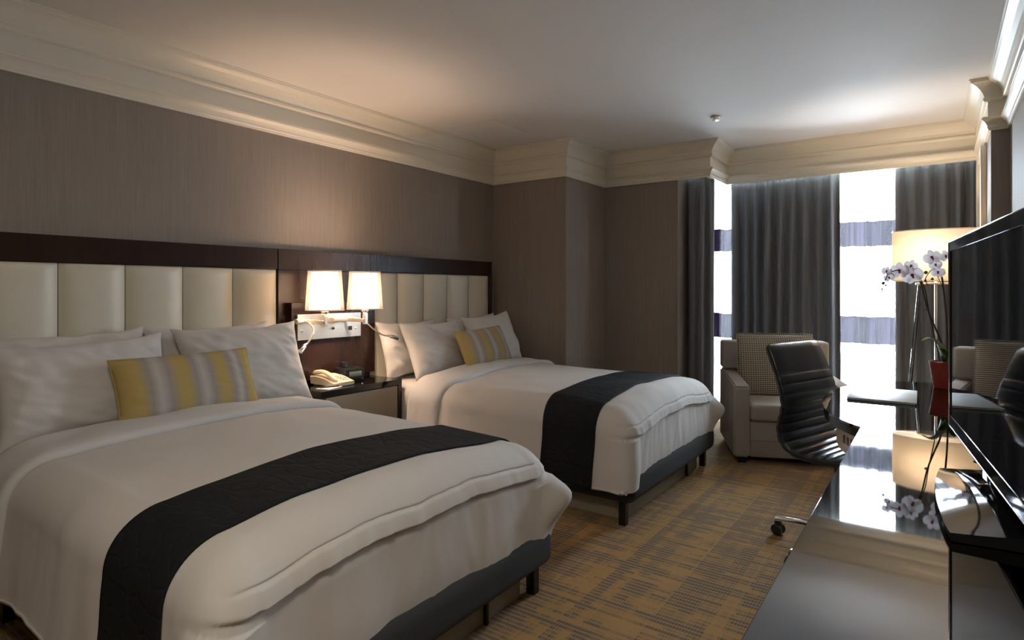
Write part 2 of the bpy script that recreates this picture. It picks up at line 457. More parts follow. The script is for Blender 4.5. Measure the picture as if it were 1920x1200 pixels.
# ------------------------------------------------------------------ headboards
HX = .06; HT = 1.506; HB = 1.380
def headboard(label, y0, y1, ends):
    t = thing('headboard', label, 'headboard', (0, (y0 + y1) / 2, 0), 0)
    w = (y1 - y0) / 2
    obj('top_rail', MB().box(.001, HX - .008, -w + .002, w - .002, HB, HT, .002), M['wood'], t, angle=30)
    obj('back_board', MB().box(.001, .022, -w + .002, w - .002, .02, HB), M['wood'], t, smooth=False)
    if ends: obj('end_stile', MB().box(.001, HX + .004, w - .002, w + .022, .02, HT, .002), M['wood'], t, angle=30)
    n = 5; pw = 2 * w / n
    for i in range(n):
        # a padded channel: bulging front, pinched at the seams
        ya, yb = -w + i * pw + .0015, -w + (i + 1) * pw - .0015
        rows = []
        z0, z1 = .30, HB - .003
        for zz in [z0, z0 + .004, z0 + .015, z0 + .04] + [z0 + .04 + (z1 - z0 - .08) * k / 8 for k in range(1, 8)] + [z1 - .04, z1 - .015, z1 - .004, z1]:
            dz = min(zz - z0, z1 - zz); ez = min(1, dz / .022); row = []
            for k in range(17):
                s = k / 16; e = min(s, 1 - s) * 2
                h = (1 - (1 - e) ** 3.2) * .9 + .1 * math.sqrt(max(0, e))
                h *= math.sqrt(max(0, 1 - (1 - ez) ** 2))
                row.append((.023 + (HX - .023 + .010) * (.25 + .75 * h) if dz > 0 else .023 + .008, ya + (yb - ya) * s, zz))
            rows.append(row)
        m = MB().grid(rows)
        # sides down to the back board
        obj('padded_panel', m, M['cream_leather'], t, angle=60)
    return t
headboard('headboard of the near bed, cream leather channels under a dark rail', .80, 2.24, False)
headboard('headboard of the far bed, cream leather channels ending at the corner', 2.99, 4.425, True)
t = thing('wall_panel', 'dark wood wall panel behind the wall lamps between the two headboards', 'panel', (0, 2.615, 0))
obj('upper_board', MB().box(.001, HX - .006, -.373, .373, HB - .002, HT, .0015), M['wood'], t, angle=30)
obj('lower_board', MB().box(.001, HX - .007, -.373, .373, .02, HB - .004, .0015), M['wood'], t, angle=30)
obj('lamp_board', MB().box(HX - .006, .105, -.315, .373, .66, 1.166, .0015), M['wood'], t, angle=30)
t = thing('headboard_rail', 'dark wood wall rail beyond the near headboard at the left edge', 'panel', (0, .31, 0))
obj('board', MB().box(.001, HX - .008, -.486, .486, .02, HT, .002), M['wood'], t, angle=30)

# ------------------------------------------------------------------ bedside lamp unit
L = thing('bedside_wall_lamp', 'brushed nickel wall lamp plate with twin white shades and gooseneck lights', 'lamp', (.105, 2.585, .927))
obj('metal_plate', MB().box(0, .022, -.256, .256, 0, .164, .002), M['nickel'], L, angle=30)
def wp(x, y, z): return Vector((x - .105, y - 2.585, z - .927))
for (y, army) in ((2.403, 2.32), (2.726, 2.60)):
    sh = MB(); zc = 1.117 - .927
    arm = obj('swing_arm', (lambda m: (setattr(m, 'v', [(a_, b_, c_ - .012 if c_ < .165 else c_) for a_, b_, c_ in m.v]), m)[1])(MB().box(.022, .045, army - 2.585 - .014, army - 2.585 + .014, .118, .150, .002)
        .box(.034, .052, army - 2.585 - .012, y - 2.585 - .002, .122, .146, .003)
        .box(.040, .205, y - 2.585 - .022, y - 2.585 - .004, .118, .142, .003)
        .box(.185, .210, y - 2.585 - .014, y - 2.585 + .014, .104, .166, .003)), M['nickel'], L, angle=30)
    obj('joint', MB().lathe([(.008, .164), (.020, .176), (.024, .186), (.014, .200), (.014, .23)], (.197, y - 2.585, 0)), M['chrome'], arm)
    oc = (.195, y - 2.585, zc)
    s = MB().lathe([(.119, 0), (.1015, .252), (.0995, .252), (.117, 0), (.119, 0)], oc, 48, False)
    so = obj('lamp_shade', s, M['shade_outer'], L)
    si = MB().lathe([(.094, .012), (.080, .240), (.079, .240), (.093, .012), (.094, .012)], oc, 40, False)
    obj('inner_shade', si, M['shade_inner'], so)
    obj('shade_rim', MB().lathe([(.1015, .246), (.1035, .253), (.0985, .253), (.1015, .246)], oc, 48, False), M['paper'], so)
    obj('shade_rim', MB().lathe([(.1175, 0), (.1205, .004), (.1175, .007), (.1155, .002), (.1175, 0)], oc, 48, False), M['paper'], so)
    bd = bpy.data.lights.new('bulb', 'POINT'); bd.energy = 9; bd.color = (1, .68, .46); bd.shadow_soft_size = .03
    bo = bpy.data.objects.new('bulb', bd); C.objects.link(bo); bo.parent = L; bo.location = (.195, y - 2.585, zc + .12)
# goosenecks
def goose(pts, head0, head1):
    g = MB()
    # smooth the points
    P = [Vector(p) for p in pts]; out = []
    for i in range(len(P) - 1):
        p0 = P[max(0, i - 1)]; p1 = P[i]; p2 = P[i + 1]; p3 = P[min(len(P) - 1, i + 2)]
        for k in range(6):
            q = k / 6
            out.append(.5 * ((2 * p1) + (-p0 + p2) * q + (2 * p0 - 5 * p1 + 4 * p2 - p3) * q * q + (-p0 + 3 * p1 - 3 * p2 + p3) * q ** 3))
    out.append(P[-1])
    g.tube(out, .0055, 8)
    o = obj('gooseneck', g, M['nickel'], L)
    a, b = Vector(head0), Vector(head1)
    obj('reading_head', MB().tube([a, a.lerp(b, .2), a.lerp(b, .45), a.lerp(b, 1)], [.007, .012, .016, .017], 16), M['chrome'], o)
goose([wp(.127, 2.35, 1.035), wp(.17, 2.345, 1.045), wp(.21, 2.365, 1.03), wp(.225, 2.375, .99), wp(.235, 2.345, .94), wp(.24, 2.305, .905)],
      wp(.24, 2.315, .915), wp(.25, 2.26, .872))
goose([wp(.127, 2.745, 1.045), wp(.17, 2.745, 1.055), wp(.21, 2.80, 1.03), wp(.24, 2.85, .98), wp(.27, 2.91, .935), wp(.30, 2.96, .925)],
      wp(.295, 2.95, .925), wp(.325, 3.005, .905))
for y, z, r, m, nm in ((2.42, 1.035, .010, 'chrome', 'switch'), (2.36, .985, .008, 'chrome', 'switch'), (2.60, .992, .010, 'wood_black', 'switch'), (2.795, .985, .008, 'nickel', 'switch'), (2.735, 1.045, .009, 'chrome', 'switch')):
    p = wp(.127, y, z)
    obj(nm, MB().tube([p, p + Vector((.010, 0, 0))], [r, r * .8], 14), M[m], L)
obj('socket', MB().box(.022, .026, 2.745 - 2.585 - .015, 2.745 - 2.585 + .015, .045, .073, .001), M['black_plastic'], L)

# ------------------------------------------------------------------ nightstand and what stands on it
NY0, NY1, NX, NZ = 2.285, 2.95, .42, .637
t = thing('nightstand', 'dark wood nightstand with grey drawer fronts between the two beds', 'nightstand', (.21, (NY0 + NY1) / 2, 0))
hw = (NY1 - NY0) / 2; x0 = -.21 + .108; x1 = NX - .21
obj('top', MB().box(x0, x1, -hw, hw, NZ - .038, NZ, .0015), M['desk_dark'], t, angle=30)
for s in (-1, 1):
    obj('side_panel', MB().box(x0, x1, s * hw - (.035 if s > 0 else 0), s * hw + (0 if s > 0 else .035), .0, NZ - .0385, .0015), M['wood'], t, angle=30)
obj('carcass', MB().box(x0, x1 - .03, -hw + .036, hw - .036, .05, NZ - .04), M['wood_black'], t, smooth=False)
for z0, z1 in ((.335, NZ - .044), (.06, .328)):
    d = obj('drawer', MB().box(x1 - .029, x1 - .004, -hw + .038, hw - .038, z0, z1, .001), M['taupe_lacquer'], t, angle=30)

t = thing('telephone', 'ivory telephone with its handset on the cradle on the nightstand', 'telephone', (.245, 2.505, NZ), R(4))
body = []
for y in (-.085, -.078, .078, .085):
    e = .004 if abs(y) > .08 else 0
    body.append([(-.11 + e, y, .012), (.11 - e, y, .004), (.114 - e, y, .026 - e), (.02, y, .052 - e), (-.06, y, .062 - e), (-.115 + e, y, .060 - e)])
obj('body', MB().grid(body, True, True), M['phone'], t, angle=35)
hs = []
for i in range(15):
    s = i / 14; x = -.118 + .215 * s
    zc = .073 + .030 * math.sin(PI * min(1, s * 1.05)) - .036 * s
    hh = .017 - .007 * math.sin(PI * s); ww = .026 - .006 * math.sin(PI * s)
    k = min(1, 6 * min(s, 1 - s) + .35)
    hs.append([(x, -.052 + ww * k * c, zc + hh * k * q) for c, q in ((-1, -.6), (-.9, .5), (-.6, 1), (.6, 1), (.9, .5), (1, -.6), (.7, -1), (-.7, -1))])
obj('handset', MB().grid(hs, True, True), M['phone'], t, angle=60)
k = MB()
for i in range(4):
    for j in range(3):
        x = .008 + i * .021; y = .005 + j * .022; z = .0545 - (x - .02) * .277
        k.box(x, x + .014, y, y + .015, z - .004, z + .002, .001)
kp = obj('keypad', k, M['paper'], t); kp['kind'] = 'stuff'
obj('stand_foot', MB().box(-.10, -.05, -.07, .07, 0, .014, .003), M['phone'], t)
obj('stand_foot', MB().box(.05, .10, -.075, .075, 0, .008, .002), M['phone'], t)
t = thing('clock_radio', 'black clock radio with a small screen behind the telephone', 'clock', (.19, 2.685, NZ), R(-6))
obj('case', MB().box(-.075, .07, -.075, .075, .002, .088, .006), M['black_plastic'], t, angle=30)
obj('display', MB().box(.070, .0715, -.045, .05, .035, .068, .0005), M['clock_lcd'], t)
obj('dock', MB().box(-.03, .01, -.055, -.015, .088, .128, .004), M['black_plastic'], t)
obj('button_bar', MB().box(.069, .073, -.055, .055, .010, .022, .001), M['gloss_black'], t)
obj('knob', MB().tube([(.011, -.035, .102), (.018, -.035, .102)], .005, 10), M['chrome'], t)
t = thing('notepad', 'small white notepad beside the telephone on the nightstand', 'notepad', (.345, 2.40, NZ), R(15))
obj('pad', MB().box(-.05, .05, -.065, .065, .0, .006, .0008), M['paper'], t, angle=30)
t = thing('pen', 'black pen lying on the white notepad', 'pen', (.345, 2.40, NZ + .0105), R(70))
obj('barrel', MB().tube([(-.068, 0, 0), (-.05, 0, 0), (.055, 0, 0), (.066, 0, 0)], [.0015, .0042, .0042, .003], 10), M['black_plastic'], t)
obj('clip', MB().box(.028, .062, -.001, .001, .004, .006), M['chrome'], t)

# ------------------------------------------------------------------ beds
BC = 1.42           # centre line of the near bed
A0, B0, RR, TZ = 1.985, .575, .155, .640
def surf(a, b, off, seed, near_b=-1):
    """duvet surface over the bed: a along the length, b across, off outward"""
    ex = max(0, a - A0); ey = max(0, abs(b) - B0); sg = 1 if b > 0 else -1
    d = (ex ** 3.2 + ey ** 3.2) ** (1 / 3.2) if ex or ey else 0
    nrm = math.hypot(ex, ey)
    dx, dy = (ex / nrm, ey / nrm * sg) if nrm > 1e-9 else (0, 0)
    fw = dx * dx                       # how much of the foot side
    corner = 4 * (dx * dx) * (dy * dy) # 1 on the corner diagonal
    ax, by = min(a, A0), max(-B0, min(B0, b))
    # puffed top
    top = TZ + .034 * (1 - (by / B0) ** 2) * 1 + .012 * nz(a * 2.2 + seed, b * 2.2, 3.1) + .005 * nz(a * 6, b * 6 + seed, 1.7)
    top += -.020 * max(0, (a - 1.2)) ** 2
    # ledge of the cover's hem at the foot
    led = 0
    if fw > 0:
        dl = .205 + (.022 if seed > 5 else 0) + .012 * nz(b * 3 + seed, .3) + .004 * nz(b * 17 + seed, 2.2)
        q = (d - dl) / .008
        led = -.015 * fw * (0 if q < 0 else 1 if q > 1 else q)
        q2 = (d - (dl - .050)) / .008
        led -= .007 * fw * math.exp(-((d - dl + .05) / .005) ** 2)
        led += .001 * fw * (0 if q2 < 0 else 1 if q2 > 1 else q2)
        if d < dl and d > dl - .05: led += .006 * fw * abs(nz(b * 24 + seed, 5.5)) * 1.4
    r = RR + off
    th = d / RR
    if th < PI / 2:
        out = r * math.sin(th); down = RR - r * math.cos(th) if d > 0 else -off
        slope = th
    else:
        rest = d - RR * PI / 2
        out = r + rest * (.10 - .16 * fw) + corner * .02
        down = RR + rest; slope = PI / 2
    am = min(1, d / .25)
    ang = math.atan2(ex, ey) if nrm > 1e-9 else 0
    per = min(a, A0) + ang * .16 + (B0 - min(abs(b), B0)) * (1 if ang > .8 else 0) + (B0 if ang <= .8 and False else 0)
    ss2 = seed + (5.0 if sg > 0 and ang < 1.2 else 0) * 0
    wv = .016 * nz(per * 4.5 + ss2, 7.3, d * 1.5) * am
    wv += (.008 - .004 * fw + .014 * corner) * nz(per * 15 + ss2, d * 2.2 + 4.2, 3.3 * sg) * am * (.4 + .6 * min(1, d / .5))
    wv += .003 * nz(per * 30 + d * 8, d * 7 + 4.2, seed) * am
    if corner > 0 and sg > 0:          # the ear at the far corner
        wv += .10 * corner ** 2 * math.exp(-((d - .34) / .085) ** 2)
        down -= .03 * corner * math.exp(-((d - .36) / .13) ** 2)
    if corner > 0 and sg < 0:
        wv += .055 * corner * min(1, d / .4)
    if fw > 0: wv += .012 * fw * math.exp(-((d - .42) / .12) ** 2)
    o = out + wv + led
    if d == 0: o = 0
    return Vector((ax + dx * o, by + dy * o, top - down - (0 if d else 0)))
def lin(a, b, n): return [a + (b - a) * i / (n - 1) for i in range(n)]
def bed(dy, seed, label_bed, label_duvet, label_runner, which):
    yc = BC + dy
    t = thing('bed', label_bed, 'bed', (1.1, yc, 0), 0)
    ox = -1.1
    obj('bed_base', MB().box(.46 + ox, 2.14 + ox, -.715, .715, .125, .28, .045, 4), M['base_fabric'], t, angle=50)
    obj('plinth', MB().box(.48 + ox, 2.045 + ox, -.60, .60, 0, .124, .004), M['taupe_lacquer'], t, angle=30)
    for x, y, q in ((2.065, -.66, .02), (2.055, .36, .008), (2.065, .66, .02), (.56, -.66, .02), (.56, .66, .02)):
        obj('leg', MB().box(x - q + ox, x + q + ox, y - q, y + q, 0, .13, .003), M['wood_black'], t, angle=30)
    # mattress with a white fitted sheet, soft rounded box
    mt = MB().box(.10 + ox, 2.02 + ox, -.665, .665, .286, .605, .085, 5)
    obj('mattress', mt, M['linen'], t, angle=80)
    # duvet
    sd = .545; am = A0 + .50
    As = lin(.70, A0, 60)[:-1] + lin(A0, A0 + .13, 14)[:-1] + lin(A0 + .13, A0 + .26, 54)[:-1] + lin(A0 + .26, am, 20)
    Bs = lin(-B0 - sd, -B0, 44)[:-1] + lin(-B0, B0, 70)[:-1] + lin(B0, B0 + sd, 44)
    rows = []
    for a in As:
        row = []
        for b in Bs:
            p = surf(a, b, 0, seed)
            z = max(p.z, .205 + .008 * nz(p.x * 2.5, p.y * 2.5, seed))
            row.append((p.x, p.y + yc, z))
        rows.append(row)
    dv = obj('duvet', MB().grid(rows), M['duvet'], None, angle=75)
    s = dv.modifiers.new('thick', 'SOLIDIFY'); s.thickness = .012; s.offset = -1
    tag(dv, label_duvet, 'duvet')
    # turned-down fold at the head
    rows = []
    n = 22
    for i in range(n + 1):
        a = .58 + (.845 - .58) * i / n
        e = (a - .80) / .045
        h = .030 if e < 0 else .030 * math.sqrt(max(0, 1 - e * e))
        row = []
        for b in lin(-B0 - .50, B0 + .50, 120):
            a2 = a + .02 * nz(b * 2.5 + seed, 9.1) + .05 * max(0, abs(b) - B0) * -1.2
            p = surf(a2, b, .002 + h * (1 + .25 * nz(b * 5, a * 9, seed)) * (.35 + .65 * max(0, 1 - max(0, abs(b) - B0) / .5)) , seed)
            row.append((p.x, p.y + yc, p.z))
        rows.append(row)
    fold = obj('turned_down_sheet', MB().grid(rows), M['sheet'], dv, angle=80)
    s = fold.modifiers.new('thick', 'SOLIDIFY'); s.thickness = .006; s.offset = -1
    # runner
    rows = []
    for i, a in enumerate(lin(1.605, 1.935, 26)):
        row = []
        for b in lin(-B0 - .53, B0 + .53, 150):
            p = surf(a + .010 * nz(b * 3, seed), b, .009, seed)
            row.append((p.x, p.y + yc, p.z))
        rows.append(row)
    rn = obj('bed_runner', MB().grid(rows), M['runner'], None, angle=80)
    s = rn.modifiers.new('thick', 'SOLIDIFY'); s.thickness = .006; s.offset = -1
    tag(rn, label_runner, 'bed runner', 'charcoal runners across the beds')
    base_origin(dv); base_origin(rn)
    return t
bed(0, 2.3, 'near bed on a charcoal platform base in the foreground', 'white duvet with turned-down fold over the near bed',
    'charcoal quilted runner across the near bed in the foreground', 0)
bed(2.20, 11.7, 'far bed on a charcoal platform base beside the back wall', 'white duvet with turned-down fold over the far bed',
    'charcoal quilted runner across the far bed by the window side', 1)

# pillows ---------------------------------------------------------------
def pillow_mesh(w, h, th, seed, ear=.035, wr=1.0, n=44):
    top, bot = [], []
    for i in range(n + 1):
        u = -1 + 2 * i / n; ra, rb = [], []
        for j in range(n + 1):
            v = -1 + 2 * j / n
            # edges pulled in between the corners
            x = u * w / 2 * (1 - ear * 1.6 * (1 - v * v) * abs(u) ** 3); y = v * h / 2 * (1 - ear * 2.2 * (1 - u * u) * abs(v) ** 3)
            e = max(0, (1 - abs(u) ** 2.6)) * max(0, (1 - abs(v) ** 2.6))
            z = th / 2 * e ** .48
            d = wr * (.012 * nz(u * 1.6 + seed, v * 1.6) + .006 * nz(u * 5 + v * 2, v * 4 + seed, 2) + .004 * nz((u + v) * 9 + seed, (u - v) * 3, 5))
            k = min(1, e * 3)
            y2 = y - .03 * (abs(u) ** 4) * 0
            ra.append((x, y2 + .006 * nz(u * 4, seed, 9) * abs(v), z + d * k)); rb.append((x, y2 + .006 * nz(u * 4, seed, 9) * abs(v), -z * .75 + d * k * .5))
        top.append(ra); bot.append(rb)
    m = MB().grid(top); m.grid(bot)
    b = bmesh.new(); me = bpy.data.meshes.new('tmp'); me.from_pydata(m.v, [], m.f); b.from_mesh(me)
    bmesh.ops.remove_doubles(b, verts=b.verts, dist=1e-5); bpy.data.meshes.remove(me)
    r = MB(); r.bm(b); return r
def pillow(name, label, cat, w, h, th, seed, x, y, z, lean, yaw=0, roll=0, mat='linen', group=None, ear=.062, wr=1.6, piping=None):
    """stands on its lower long edge at (x, y, z), leaning back by lean degrees from upright"""
    m = pillow_mesh(w, h, th, seed, ear, wr)
    o = obj(name, m, M[mat], None, angle=80)
    # local x -> world y (width), local y -> up, local z -> world +x (front)
    base = Matrix(((0, 0, 1, 0), (1, 0, 0, 0), (0, 1, 0, 0), (0, 0, 0, 1)))
    rot = Matrix.Rotation(R(yaw), 4, 'Z') @ Matrix.Rotation(-R(lean), 4, 'Y') @ Matrix.Rotation(R(roll), 4, 'X') @ base
    o.matrix_world = Matrix.Translation((x, y, z)) @ rot @ Matrix.Translation((0, h / 2 * .97, 0))
    tag(o, label, cat, group)
    if piping:
        pts = []
        n = 100
        for i in range(n + 1):
            s = 4 * i / n; k = int(s) % 4; q = (s % 1) * 2 - 1
            u, v = [(q, -1), (1, q), (-q, 1), (-1, -q)][k]
            pts.append((u * w / 2 * (1 - ear * 1.6 * (1 - v * v) * abs(u) ** 3), v * h / 2 * (1 - ear * 2.2 * (1 - u * u) * abs(v) ** 3), 0))
        obj('piping', MB().tube(pts, .0035, 6), M[piping], o)
    return o
g1, g2 = 'white pillows on the near bed', 'white pillows on the far bed'
pillow('pillow', 'rear white pillow on the near bed, left edge of the photo against headboard', 'pillow', .72, .47, .15, 1.2, .275, 1.06, .62, 17, group=g1)
pillow('pillow', 'rear white pillow against the headboard nearest the bedside lamp, near bed', 'pillow', .70, .47, .15, 4.4, .275, 1.76, .62, 17, group=g1)
pillow('pillow', 'front white pillow at the left end of the near bed', 'pillow', .72, .46, .19, 8.1, .48, 1.10, .62, 26, roll=2, group=g1)
pillow('pillow', 'front white pillow beside the nightstand on the near bed', 'pillow', .70, .48, .18, 6.6, .46, 1.835, .62, 21, -3, 1.5, group=g1)
pillow('pillow', 'rear white pillow nearest the nightstand on the far bed', 'pillow', .62, .43, .15, 3.3, .27, 3.26, .615, 17, group=g2)
pillow('pillow', 'rear white pillow in the corner on the far bed', 'pillow', .66, .44, .15, 5.9, .27, 4.06, .615, 17, 0, 3, group=g2)
pillow('pillow', 'front white pillow nearest the nightstand on the far bed', 'pillow', .63, .44, .19, 9.7, .46, 3.36, .615, 24, group=g2)
pillow('pillow', 'front white pillow by the back wall on the far bed', 'pillow', .66, .46, .17, 7.5, .45, 4.06, .62, 20, 0, 3, group=g2)
pillow('lumbar_cushion', 'yellow and grey striped oblong cushion on the near bed', 'cushion', .64, .30, .13, 2.0, .62, 1.44, .675, 24, 0, .5, mat='stripes', ear=.02, wr=.4, piping='stripes')
pillow('lumbar_cushion', 'yellow and grey striped oblong cushion on the far bed', 'cushion', .60, .30, .13, 2.9, .62, 3.70, .675, 24, 2, 2, mat='stripes', ear=.02, wr=.4, piping='stripes')

# ------------------------------------------------------------------ curtains
def drape(name, label, cat, pts, z0, z1, folds, amp, mat, seed, thick=0, group=None, flare=0.0):
    P = [Vector(p) for p in pts]
    seg = [0]
    for i in range(1, len(P)): seg.append(seg[-1] + (P[i] - P[i - 1]).length)
    tot = seg[-1]; n = int(folds * 18); rows = []
    def pos(s):
        for i in range(1, len(P)):
            if s <= seg[i] + 1e-9:
                q = (s - seg[i - 1]) / (seg[i] - seg[i - 1]); d = (P[i] - P[i - 1]).normalized()
                return P[i - 1].lerp(P[i], q), Vector((d.y, -d.x))
        return P[-1], Vector((0, -1))
    for zi in range(25):
        z = z1 + (z0 - z1) * zi / 24; row = []
        zf = zi / 24
        for i in range(n + 1):
            s = i / n
            ph = s * folds * 2 * PI + 1.6 * nz(s * folds * .6 + seed, zf * .5)
            a = amp * (.75 + .8 * nz(s * folds * .5, zf * .8, seed)) * (.55 + .45 * min(1, zf * 4))
            wv = math.sin(ph) * a + .25 * a * math.sin(2 * ph + seed)
            c, nn = pos(tot * min(1, max(0, s + .012 * nz(s * 5, zf * 2, seed) * 1.0)))
            q = c + nn * wv + (P[-1] - P[0]).normalized() * flare * (s - .5) * zf
            row.append((q.x, q.y, z))
        rows.append(row)
    o = obj(name, MB().grid(rows), mat, None, angle=80)
    if thick:
        m = o.modifiers.new('thick', 'SOLIDIFY'); m.thickness = thick
    tag(o, label, cat, group); return o
g = 'slate grey curtains'
drape('curtain', 'slate grey curtain bunched at the left of the windows beside the taupe wall', 'curtain', [(1.565, 5.95), (1.56, 5.44), (1.70, 5.42), (1.785, 5.50)], .015, 2.30, 7.5, .026, M['curtain'], 1.1, .003, g, .03)
drape('curtain', 'wide slate grey curtain in the middle of the window behind the armchair', 'curtain', [(1.815, 5.93), (2.74, 5.93)], .015, 2.30, 9, .052, M['curtain'], 3.7, .003, g)
drape('curtain', 'slate grey curtain at the right end behind the floor lamp', 'curtain', [(3.14, 5.93), (3.685, 5.93)], .015, 2.30, 5.5, .045, M['curtain'], 8.2, .003, g)
sh = drape('sheer_curtain', 'white sheer curtain with two purple bands across the whole window', 'curtain', [(1.545, 6.07), (3.68, 6.07)], .02, 2.36, 19, .022, M['sheer'], 5.0)
# curtain tracks
t = thing('curtain_track', 'white curtain track behind the cornice over the drapes', 'track', (2.7, 5.93, 2.31))
obj('rail', MB().box(-.90, .98, -.012, .012, 0, .02), M['paper'], t, smooth=False)
obj('rail', MB().box(-1.16, .98, .13, .15, .06, .08), M['paper'], t, smooth=False)
for x in (-.3, .5): obj('bracket', MB().box(x, x + .02, -.01, .2699, .02, .06), M['nickel'], t, smooth=False)

# ------------------------------------------------------------------ floor lamp
LX, LY = 3.42, 5.20
t = thing('floor_lamp', 'floor lamp with an oval parchment shade on clear acrylic legs', 'lamp', (LX, LY, 0))
def lens(hl, hwid, n=40):
    out = []
    for i in range(n):
        a = 2 * PI * i / n; c, s = math.cos(a), math.sin(a)
        out.append((hl * (abs(c) ** 1.12) * (1 if c > 0 else -1), hwid * (abs(s) ** .95) * (1 if s > 0 else -1)))
    return out
rows = [[(x, y, z) for x, y in lens(hl, hwid)] for hl, hwid, z in ((.262, .150, 1.31), (.262, .150, 1.67), (.259, .147, 1.67), (.259, .147, 1.31))]
ls = obj('lamp_shade', MB().grid(rows + [rows[0]], True), M['shade_floor'], t, angle=35)
for z in (1.312, 1.668):
    rim = MB(); rim.tube([(x, y, z) for x, y in lens(.262, .150)] + [(lens(.262, .150)[0][0], 0, z)], .003, 6)
    obj('shade_rim', rim, M['nickel'], ls)
obj('leg_plate', MB().prism(lens(.12, .07), 1.285, 1.300, .002), M['nickel'], t)
for sx, sy in ((-1, -1), (-1, 1), (1, -1), (1, 1)):
    obj('leg', MB().tube([(sx * .195, sy * .085, .015), (sx * .095, sy * .05, 1.286)], .010, 14), M['acrylic'], t)
obj('pole', MB().tube([(0, 0, .015), (0, 0, 1.40)], .009, 12), M['nickel'], t)
obj('base_plate', MB().prism(lens(.25, .13), 0, .016, .003), M['acrylic'], t)
obj('socket', MB().lathe([(.018, 1.38), (.020, 1.44), (.012, 1.45)]), M['nickel'], t)
bd = bpy.data.lights.new('bulb', 'POINT'); bd.energy = 11; bd.color = (1, .78, .56); bd.shadow_soft_size = .035
bo = bpy.data.objects.new('bulb', bd); C.objects.link(bo); bo.parent = t; bo.location = (-.03, -.02, 1.50)

# ------------------------------------------------------------------ armchair
AR = math.atan2(.398, .917)
t = thing('armchair', 'beige tweed armchair in front of the curtains at the window', 'armchair', (2.23, 4.47, 0), AR)
W_, D_ = .80, .74
def soft(x0, x1, y0, y1, z0, z1, bev=.02, seg=3): return MB().box(x0, x1, y0, y1, z0, z1, bev, seg)
obj('base', soft(.112, W_ - .112, .012, D_ - .02, .045, .30, .012), M['tweed'], t, angle=50)
obj('seat_cushion', soft(.113, W_ - .113, -.005, D_ - .18, .302, .425, .03, 4), M['tweed'], t, angle=60)
for x in (0, W_ - .11):
    pr = []
    prof_arm = [(0, .045), (0, .545), (.02, .565), (D_ - .14, .60), (D_, .60), (D_, .045)]
    b = bmesh.new(); vs = [b.verts.new((x, y, z)) for y, z in prof_arm]; fc = b.faces.new(vs)
    r = bmesh.ops.extrude_face_region(b, geom=[fc])
    for e in r['geom']:
        if isinstance(e, bmesh.types.BMVert): e.co.x += .11
    bmesh.ops.recalc_face_normals(b, faces=b.faces)
    bmesh.ops.bevel(b, geom=b.edges[:], offset=.012, segments=2, affect='EDGES')
    obj('arm', MB().bm(b), M['tweed'], t, angle=50)
obj('back', MB().box(.0, W_, D_ - .17, D_ + .01, .605, .835, .022, 3).box(.112, W_ - .112, D_ - .17, D_ + .01, .302, .62, .01, 2), M['tweed'], t, angle=50)
for x, y in ((.06, .05), (W_ - .06, .05), (.06, D_ - .05), (W_ - .06, D_ - .05)):
    obj('leg', MB().box(x - .03, x + .03, y - .03, y + .03, 0, .046, .003), M['wood_black'], t, angle=30)
obj('skirt_seam', MB().tube([(.115, .009, .17), (W_ - .115, .009, .17)], .003, 6), M['tweed'], t)
# houndstooth cushion
m = pillow_mesh(.56, .50, .15, 4.1, .012, .35, 36)
o = obj('back_cushion', m, M['hound'], None, angle=80)
ca, sa = math.cos(AR), math.sin(AR)
def arm_w(x, y, z): return Vector((2.23 + ca * x - sa * y, 4.47 + sa * x + ca * y, z))
base = Matrix(((1, 0, 0, 0), (0, 0, -1, 0), (0, 1, 0, 0), (0, 0, 0, 1)))   # local z -> -y (front)
o.matrix_world = Matrix.Translation(arm_w(.385, .44, .425)) @ Matrix.Rotation(AR, 4, 'Z') @ Matrix.Rotation(R(-13), 4, 'X') @ base @ Matrix.Translation((0, .235, 0))
tag(o, 'houndstooth square cushion on the armchair at the window', 'cushion')
pts = []
for i in range(101):
    s = 4 * i / 100; k = int(s) % 4; q = (s % 1) * 2 - 1
    u, v = [(q, -1), (1, q), (-q, 1), (-1, -q)][k]
    pts.append((u * .28, v * .25, 0))
obj('piping', MB().tube(pts, .005, 6), M['hound'], o)

# ------------------------------------------------------------------ desk and credenza
DZ = .76
DY0, DY1 = -.45, 2.475
t = thing('desk', 'long dark glass-topped desk with a rounded end along the right wall', 'desk', (3.5, 1.5, 0))
def D(x, y): return (x - 3.5, y - 1.5)
XE = CX - .225
obj('glass_top', MB().box(XE - 3.5, 3.785 - 3.5, DY0 - 1.5, DY1 - 1.5, DZ - .010, DZ, .0012), M['desk_glass'], t, angle=30)
obj('under_top', MB().box(XE + .003 - 3.5, 3.785 - 3.5, DY0 - 1.5, DY1 - 1.5, DZ - .045, DZ - .0105, .002), M['wood'], t, angle=30)
obj('cabinet', MB().box(3.30 - 3.5, 3.785 - 3.5, DY0 + .02 - 1.5, 2.10 - 1.5, .06, DZ - .046, .003), M['wood'], t, angle=30)
for i in range(3):
    y0 = DY0 + .03 + i * .845
    d = obj('cabinet_door', MB().box(3.281 - 3.5, 3.2995 - 3.5, y0 - 1.5, y0 + .835 - 1.5, .08, DZ - .052, .002), M['taupe_lacquer'], t, angle=30)
    obj('handle', MB().box(3.262 - 3.5, 3.281 - 3.5, y0 + .40 - 1.5, y0 + .44 - 1.5, .60, .615, .002), M['nickel'], d)
obj('cabinet_plinth', MB().box(3.34 - 3.5, 3.78 - 3.5, DY0 + .04 - 1.5, 2.08 - 1.5, 0, .06), M['wood_black'], t, smooth=False)
